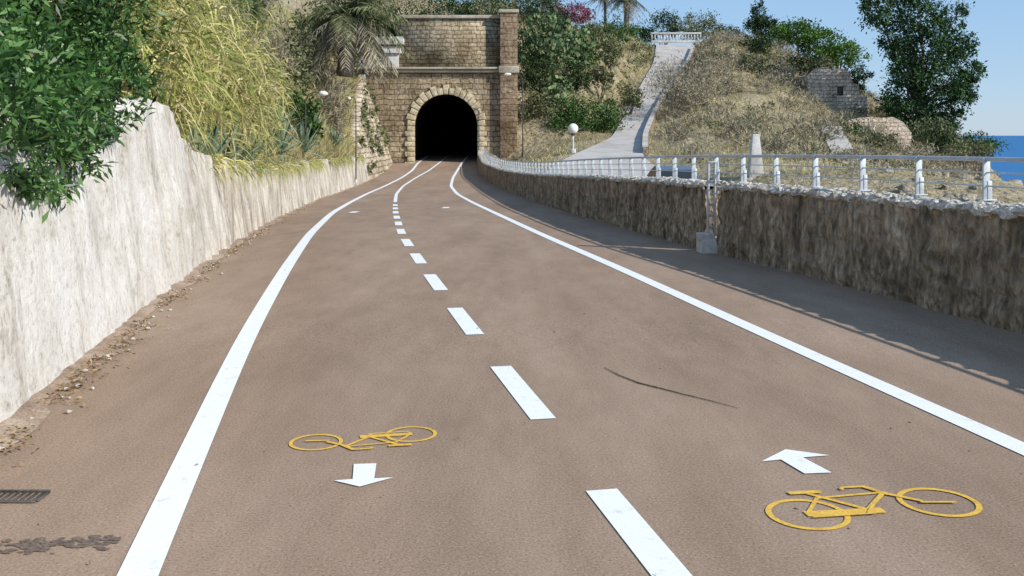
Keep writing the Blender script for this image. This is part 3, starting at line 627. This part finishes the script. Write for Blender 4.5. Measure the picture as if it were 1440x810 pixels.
for dd,tt,s in((15.4,-.1,.7),(17.2,-.05,.95),(19.6,-.05,1.1),(22.5,.0,1.15),(26,.1,1.2),(28.5,.5,1.8),(31,.2,1.4),(34,.6,1.7),(39,.2,1.4),(45,.7,1.5),(50,.3,1.2)):
    x,y,z=bank(dd,tt); agave(np.array([float(x),dd,float(z)+.1]),s)
nG=19000; d=rng.uniform(9,73,nG); t=rng.exponential(2.2,nG); x,y,z=bank(d,t); Bp=np.stack([x,y,z-.03],1)
Dv=np.stack([rng.normal(.25,.45,nG),rng.normal(0,.45,nG),np.full(nG,1.)],1)
sc=np.interp(d,[10,70],[.7,1.9]); V,F=blades(Bp,Dv,rng.uniform(.2,.6,nG)*sc,.026*sc,rng.uniform(.1,.6,nG),2); make_mesh('bank_grass',V,F,L_grass)
nG=6500; d=rng.uniform(13.5,56,nG); dens=np.array([fbm(q*.45,0,0) for q in d])>-.1; d=d[dens]; nG=len(d); x,y,z=bank(d,np.zeros(nG)); Bp=np.stack([x+rng.uniform(0,.4,nG),y,z+rng.uniform(0,.15,nG)],1)
V,F=blades(Bp,np.stack([rng.uniform(.3,1,nG),rng.normal(0,.5,nG),rng.uniform(.1,1,nG)],1),rng.uniform(.2,.55,nG),.03,rng.uniform(.7,1.6,nG),3); make_mesh('trailing_plants',V,F,L_reed)
def bpt(dd,tt,up=0): x,y,z=bank(dd,tt); return (float(x),float(dd),float(z)+up)
for (dd,tt,r,mat,nm) in((29,3.2,1.3,L_dry,'dry_shrub'),(31,1.6,.9,L_dry,'dry_shrub'),(33,4.5,1.6,L_olive,'bank_shrub'),(35,2.2,1.0,L_dry,'dry_shrub'),(38,4.2,1.7,L_dry,'dry_shrub'),(41,1.0,.9,L_green,'bank_shrub'),(43,3,1.3,L_dry,'dry_shrub'),(46,2.6,1.5,L_olive,'bank_shrub'),(52,1.2,1.0,L_dry,'dry_shrub'),(55,3.2,1.6,L_olive,'bank_shrub'),(60,1.5,1.4,L_dry,'dry_shrub'),(64,2.8,1.6,L_olive,'bank_shrub'),(68,1.0,1.2,L_olive,'bank_shrub'),(48,5.5,2.2,L_green,'bank_shrub')):
    lf=(.5,.045) if mat is L_dry else (.14+.0025*dd,.05+.0012*dd)
    bush(nm,[(bpt(dd,tt,r*.5),(r,r,r*.8),1400),(bpt(dd+r*.7,tt-.4,r*.3),(r*.7,r*.7,r*.6),650)],lf,mat,down=-.3 if mat is L_dry else 0)
nI=2400; yy=rng.uniform(57,72,nI); tt=rng.uniform(.25,1,nI); m_=np.array([fbm(a*.5,b*3,5) for a,b in zip(yy,tt)])>.2; yy=yy[m_];tt=tt[m_]
xb=xW(yy);xt=wingx(yy);zbv=zr(yy);zt=wingz(yy); C=np.stack([xb+(xt-xb)*tt+.15,yy,zbv+(zt-zbv)*tt],1); V,F=leaves(C,rdir(len(C))+[.6,0,-.4],.28,.16); make_mesh('wall_ivy',V,F,L_olive)
def palm(name,base,h,crownr,nf,dead=0.3,rad=.28,lean=(0,0),mat=L_palm):
    base=np.array(base,float); top=base+[lean[0],lean[1],h]
    T=Thing(name,tuple(base)); s=np.linspace(0,1,14)
    P=base+np.outer(s,top-base)+np.outer(np.sin(s*math.pi)*.1,[1,0,0]); T.add('trunk',tube(P,rad*(1.15-.25*s),12,.12),M_bark)
    def fr(n,e0,e1,L,droop,nl=26):
        Cs=[];Ds=[];Ls=[];st=[]
        for i in range(n):
            a=rng.uniform(0,2*math.pi);e=rng.uniform(e0,e1); Dv=np.array([math.cos(a)*math.cos(e),math.sin(a)*math.cos(e),math.sin(e)]); l=L*rng.uniform(.8,1.1);dr=droop*rng.uniform(.7,1.3)
            tt=np.linspace(.08,1,nl); P=top+Dv*(l*tt)[:,None]; P[:,2]-=dr*l*tt**2
            Tg=np.tile(Dv,(nl,1)); Tg[:,2]-=2*dr*tt; Tg=norm(Tg); S=norm(np.cross(Tg,[0,0,1])+1e-5)
            for sg in(-1,1):
                Cs.append(P);Ds.append(norm(S*sg*.8+Tg*.55+rng.normal(size=(nl,3))*.12+[0,0,-.15]));Ls.append(l*(.1+.2*np.sin(math.pi*tt**.6)))
            st.append(tube(P[::4],np.linspace(.035,.008,len(P[::4])),5))
        C=np.concatenate(Cs);Dd=np.concatenate(Ds);L_=np.concatenate(Ls); return join([blades(C,Dd,L_,.055*L/2.5,.35,2,)]+st)
    T.add('green_fronds',fr(int(nf*(1-dead)),.0,1.35,crownr,.55),mat)
    if dead>0: T.add('dead_fronds',fr(int(nf*dead),-.9,.15,crownr*.85,.6),L_dead)
    T.done()
palm('palm_tree',(-9.4,56,5.0),3.4,3.9,76,.6,.42,mat=L_palm)
palm('palm_tree',(-13.3,52,6.0),4.6,3.2,44,.4,.35)
palm('palm_tree',(16,140,14.5),6.2,3.6,46,.3,.35)
palm('palm_tree',(3.2,104,13),3.4,2.6,36,.3,.25)
palm('palm_tree',(13.2,142,14.5),6.9,2.6,34,.3,.2)
B=[(5.4,74.5,2.9,2.9,2.1,L_green,'round_bush',4800),
(1.6,76,3.6,1.6,1.8,L_olive,'hill_bush',1600),(2.0,80,6.6,1.9,1.6,L_dark,'hill_bush',1600),(.6,84,9.2,2.2,2.2,L_dark,'hill_bush',1800),
(-1.5,78,11.6,2.2,1.6,L_olive,'hill_bush',1200),(-5,80,11.5,2.6,1.6,L_dark,'hill_bush',1500),(-8.5,79,11.3,2.4,1.8,L_olive,'hill_bush',1400),(-12.5,77,11.6,3,2.4,L_dark,'hill_bush',1700),(-3,90,14,3.5,2.2,L_green,'hill_bush',1600),(-10,92,14.5,4,2.8,L_dark,'hill_bush',1700),
(1.8,98,14.3,3,2.5,L_dark,'hill_bush',1600),(7.6,128,17.3,2.8,1.7,L_pink,'bougainvillea',1900),(4,126,17.4,3,2.4,L_dark,'hill_bush',1300),(0,118,17,3.5,2.6,L_green,'hill_bush',1300),
(13.6,128,14.6,2.6,2.6,L_green,'hill_bush',1800),(15.3,119,10.9,2.0,2.3,L_olive,'hill_bush',1500),(11.2,126,15.0,2,1.6,L_olive,'hill_bush',900),
(5.0,82,6.4,1.7,1.3,L_dark,'hill_bush',1300),(7.6,86,6.8,1.3,1.1,L_olive,'hill_bush',900),(6.4,92,9.0,1.8,1.5,L_green,'hill_bush',1300),(9.6,98,9.6,1.4,1.3,L_olive,'hill_bush',900),
(22,146,17.8,3.2,2.6,L_dark,'hill_bush',1500),(26.3,142,17.4,3.2,2.3,L_olive,'hill_bush',1500),(18,146,16.5,2.6,1.8,L_green,'hill_bush',1200),(30,140,16,2.6,1.6,L_olive,'hill_bush',1000),
(36,108,6.3,2.2,1.6,L_dark,'hill_bush',1000),(27,112,11.2,2.4,1.5,L_olive,'hill_bush',1100),(30.5,104,9.2,2.2,1.5,L_dark,'hill_bush',1100),(25.5,104,11.3,1.8,1.2,L_dark,'hill_bush',900),
(31.5,103,9.2,1.8,1.2,L_olive,'hill_bush',900),(34.6,100,7.6,1.6,1.4,L_dark,'hill_bush',900),(26.4,99,8.0,1.8,1.2,L_olive,'hill_bush',1100),(23,95,8.4,1.8,1.1,L_olive,'hill_bush',1000),
(36.6,87,2.0,2.4,1.3,L_olive,'hill_bush',1400),(40,85,1.0,1.9,1.0,L_green,'hill_bush',1000),(35.5,83,1.2,1.9,1.1,L_dark,'hill_bush',1000),(37,80,.6,2.0,1,L_olive,'hill_bush',1000),(27,80,2.2,1.6,.9,L_green,'hill_bush',900),(27,74,1.2,1.7,.9,L_olive,'hill_bush',900),
(10,84,5.0,1.2,1.2,L_olive,'hill_bush',700),(3.6,96,11.5,2.4,2,L_olive,'hill_bush',1500),(8.6,108,12.4,2.2,1.7,L_olive,'hill_bush',1300),(11.6,116,13.3,2,1.5,L_green,'hill_bush',1000)]
for (x,y,z,rx,rz,mat,nm,n_) in B:
    lf=.09+.0016*y
    bush(nm,[((x,y,z),(rx*.85,rx*.8,rz*.8),n_),((x-rx*.45,y-.5,z-rz*.3),(rx*.5,rx*.5,rz*.55),n_//3),((x+rx*.5,y+.2,z-rz*.2),(rx*.45,rx*.5,rz*.6),n_//3)],(lf,lf*.5),mat,.2,40,base=(x,y,min(z-rz,gz(x,y))))
cl=[((2.6,84,8.6),(1.6,1.2,1.6),480),((4.6,88,9.2),(1.8,1.4,1.5),520),((5.6,92,9.6),(1.6,1.2,1.3),380),((3.4,92,11.6),(1.8,1.4,1.4),420),((7.2,98,11.2),(1.4,1.2,1.2),280),((3.2,78,5.2),(1.2,1,1.2),260)]
V,F=crown(cl,(.5,.32),-.4,.22,12,.02); make_mesh('prickly_pear',V,F,L_cact,(4,88,6))
def tree(name,base,clumps,leaf,mat,tr=.3,sub=.2,per=45,down=.1):
    base=np.array(base,float);T=Thing(name,tuple(base))
    cen=np.mean([c[0] for c in clumps],axis=0); fork=base+(cen-base)*.4; fork[2]=base[2]+(cen[2]-base[2])*.45
    tb=[tube([base-[0,0,.5],base+(fork-base)*.5+[.12,0,0],fork,cen],[tr*1.25,tr,tr*.8,tr*.35],9,.08)]
    for c,r,n_ in clumps:
        c=np.array(c,float);mid=(fork+c)/2+rng.normal(size=3)*.4; tb.append(tube([fork,mid,c,c+rdir(1)[0]*np.max(r)*.5],[tr*.5,tr*.3,tr*.15,.02],6))
        for _ in range(4): tb.append(tube([mid+(c-mid)*.5,c+rdir(1)[0]*np.max(r)*.8],[tr*.12,.015],5))
    T.add('trunk_and_limbs',join(tb),M_bark,smooth=True); T.add('foliage',crown(clumps,leaf,down,sub,per),mat); T.done()
tc=[(33.4,13.4,1.5,1.9),(34.9,10.4,1.5,1.5),(37.2,12.8,2.2,2.0),(38.2,9.3,2.6,2.0),(41.2,9.8,2.0,1.5),(42.2,7.4,1.2,1.0),(39.4,6.4,2.3,1.7),(36.0,7.2,1.8,1.7),(37.4,3.9,2.5,1.7),(40.8,3.4,1.9,1.4),(34.6,4.6,1.3,1.3),(40.2,12.4,1.4,1.2),(35.4,15.2,1.9,1.4),(35.2,2.6,1.6,1.2),(38.8,2.2,2.0,1.2),(41.2,5.6,1.5,1.2)]
tree('eucalyptus_tree',(37.3,92,1.0),[((a,92+rng.uniform(-1.5,1.5),b),(c,c,e),int(1350*c*e/2.2)) for a,b,c,e in tc],(.32,.15),L_euc,.42,.16,36,.4)
tree('umbrella_pine',(40.5,140,9),[((40,140,16.0),(3.6,3,1.6),3000),((43.4,141,14.8),(3,3,1.5),2300),((37.2,140,15.4),(2,2,1.4),1300)],(.4,.2),L_pine,.35,.2,50,-.2)
tree('umbrella_pine',(46,139,7.5),[((46.4,139,13.0),(2.6,2.6,1.5),2000),((44,139,12.5),(2,2,1.3),1200)],(.4,.2),L_pine,.3,.2,50,-.2)
tree('cypress_tree',(34.6,139,12),[((34.6,139,18.6),(.9,.9,1.6),900),((34.8,139,16.6),(1.5,1.4,1.6),1300),((33.6,139,17.2),(1.0,1,1.0),600),((35.8,139,17.6),(1,1,.9),550)],(.36,.15),L_dark,.25,.22,40,-.3)
cl=[]; big=[((13.2,80,5.3),(2.2,2.2,1.9),1700),((15.4,82,5.2),(2.0,2,1.6),1400),((14.6,86,6.8),(2.0,2,1.4),1300)]
for _ in range(3600):
    x=rng.uniform(10,46);y=rng.uniform(52,134)
    if x<cpr(y)+1.4 or x>.43*y+4: continue
    dn=nse(x*.16,y*.16,3)
    if rng.uniform()>.45+dn*.7+(.25 if y>84 else 0): continue
    r=rng.uniform(.4,1.15); z=gz(x,y)
    if z<-3 or (27.5<x<34.5 and 86<y<95): continue
    cl.append(((x,y,z+r*.45),(r,r,r*.75),int(120*r)+30))
    if len(cl)>560: break
cl+=big
V,F=crown(cl,(.45,.055),-.35,.28,14,.0); make_mesh('dry_scrub',V,F,L_dry)
cl=[]
for _ in range(240):
    x=rng.uniform(12,46);y=rng.uniform(58,120)
    if x<cpr(y)+2 or x>.43*y+5 or nse(x*.2,y*.2,9)<.0 or (27.5<x<34.5 and 84<y<95): continue
    r=rng.uniform(.35,.9); cl.append(((x,y,gz(x,y)+r*.4),(r,r,r*.7),int(160*r)))
V,F=crown(cl,(.26,.12),0,.25,14,.0); make_mesh('green_scrub',V,F,L_olive)
cl=[]
for _ in range(120):
    x=rng.uniform(1,18);y=rng.uniform(74,128)
    if x>cpl(y)-1.0: continue
    r=rng.uniform(.4,1.1); cl.append(((x,y,gz(x,y)+r*.4),(r,r,r*.75),int(200*r)))
V,F=crown(cl,(.28,.12),0,.25,16,.0); make_mesh('slope_scrub',V,F,L_olive)
nG=48000;x=rng.uniform(-1,48,nG);y=rng.uniform(30,132,nG);ok=((x>cpr(y)+.3)|(x<cpl(y)-.3))&(x<.55*y+2)&~((y<73)&(x<xV(y)+.7));x=x[ok];y=y[ok]
z=hz(x,y);ok=(z>-4)&~((x<.5)&(y>72));x=x[ok];y=y[ok];z=z[ok];nG=len(x);sc=np.interp(y,[30,130],[.8,2.0])
V,F=blades(np.stack([x,y,z-.05],1),np.stack([rng.normal(0,.4,nG),rng.normal(0,.4,nG),np.ones(nG)],1),rng.uniform(.25,.6,nG)*sc,.036*sc,rng.uniform(.1,.5,nG),2); make_mesh('hillside_grass',V,F,L_grass)
R=[]
for _ in range(110):
    y=rng.uniform(26,60);x=y*rng.uniform(.36,.56)
    if x<cpr(y)+1: continue
    z=gz(x,y); r=rng.uniform(.12,.5); a=np.linspace(-1.3,1.3,5); R.append(tube([(x+rng.normal(0,.1*r),y+rng.normal(0,.1*r),z+r*.45*math.sin(q)) for q in a],[r*math.cos(q)*rng.uniform(.75,1.25) for q in a],7,.3))
V,F=join(R); make_mesh('shore_rocks',V,F,M_rock)
# rubble crumbs on the sea-wall coping and at the foot of the left wall
R=[]
for _ in range(420):
    a=np.linspace(-1.3,1.3,4)
    if rng.uniform()<.75:
        y=rng.uniform(6,24); x=float(xV(y))+rng.uniform(.0,.45); z=float(vtop(y))+.01; r=rng.uniform(.012,.045)
    else:
        y=rng.uniform(5,20); x=float(xW(y))+abs(rng.normal(0,.12))+.06; z=float(zr(y))+.012; r=rng.uniform(.006,.024)
    R.append(tube([(x,y,z+r*.6*math.sin(q)) for q in a],[r*math.cos(q)*rng.uniform(.75,1.25) for q in a],6,.3))
V,F=join(R); make_mesh('loose_rubble',V,F,M_cope)
nL=1700;y=5+rng.exponential(9,nL);y=y[y<50];nL=len(y);x=xW(y)+.04+np.abs(rng.normal(0,.12,nL))
cl_=np.array([nse(q*1.1,0,0) for q in y])>-.1;x=x[cl_];y=y[cl_];nL=len(x)
Dv=rng.normal(size=(nL,3))*[1,1,.18];V,F=leaves(np.stack([x,y,zr(y)+.02],1),Dv,rng.uniform(.02,.055,nL),rng.uniform(.008,.022,nL),.1)
V[:,2]=np.maximum(V[:,2],zr(V[:,1])+.012)
n2=200;xx=rng.uniform(-2.9,3,n2);yy=rng.uniform(3.6,22,n2);xx=xx-.2*yy+.9;ok=(xx>xW(yy)+.1)&(xx<xV(yy)-.1);xx=xx[ok];yy=yy[ok]
V2,F2=leaves(np.stack([xx,yy,zr(yy)+.012],1),rng.normal(size=(len(xx),3))*[1,1,.1],rng.uniform(.012,.03,len(xx)),.01,.05);V2[:,2]=np.maximum(V2[:,2],zr(V2[:,1])+.007)
V,F=join([(V,F),(V2,F2)]);make_mesh('leaf_litter',V,F,L_litter)
# ---------------------------------------------------------------- light, sky, camera
sv=Vector((.76,-.44,.56)).normalized()
sun=bpy.data.lights.new('sun','SUN');sun.energy=5.0;sun.angle=math.radians(.5);sun.color=(1,.955,.88)
so=bpy.data.objects.new('sun',sun);link(so);so.rotation_euler=sv.to_track_quat('Z','Y').to_euler();so.location=(20,-10,30)
w=bpy.data.worlds.new('World');scene.world=w;w.use_nodes=True;nt=w.node_tree;nt.nodes.clear()
sk=nt.nodes.new('ShaderNodeTexSky');sk.sky_type='NISHITA';sk.sun_disc=False;sk.sun_elevation=math.asin(sv.z);sk.sun_rotation=math.atan2(sv.x,sv.y)
sk.air_density=1.0;sk.dust_density=.1;sk.ozone_density=3.0
mx=nt.nodes.new('ShaderNodeMixRGB');mx.inputs[0].default_value=.5;mx.inputs[2].default_value=(3.6,6.0,9.6,1)
bg=nt.nodes.new('ShaderNodeBackground');bg.inputs[1].default_value=.11;ow=nt.nodes.new('ShaderNodeOutputWorld')
nt.links.new(sk.outputs[0],mx.inputs[1]);nt.links.new(mx.outputs[0],bg.inputs[0]);nt.links.new(bg.outputs[0],ow.inputs[0])
scene.view_settings.view_transform='Standard';scene.view_settings.look='None';scene.view_settings.exposure=0
cam=bpy.data.cameras.new('camera');cam.lens=35;cam.sensor_width=36;cam.shift_y=-215/1440;cam.clip_end=60000;cam.clip_start=.05
co=bpy.data.objects.new('camera',cam);link(co);co.location=(0,0,1.7);co.rotation_euler=(math.radians(90),0,0);scene.camera=co
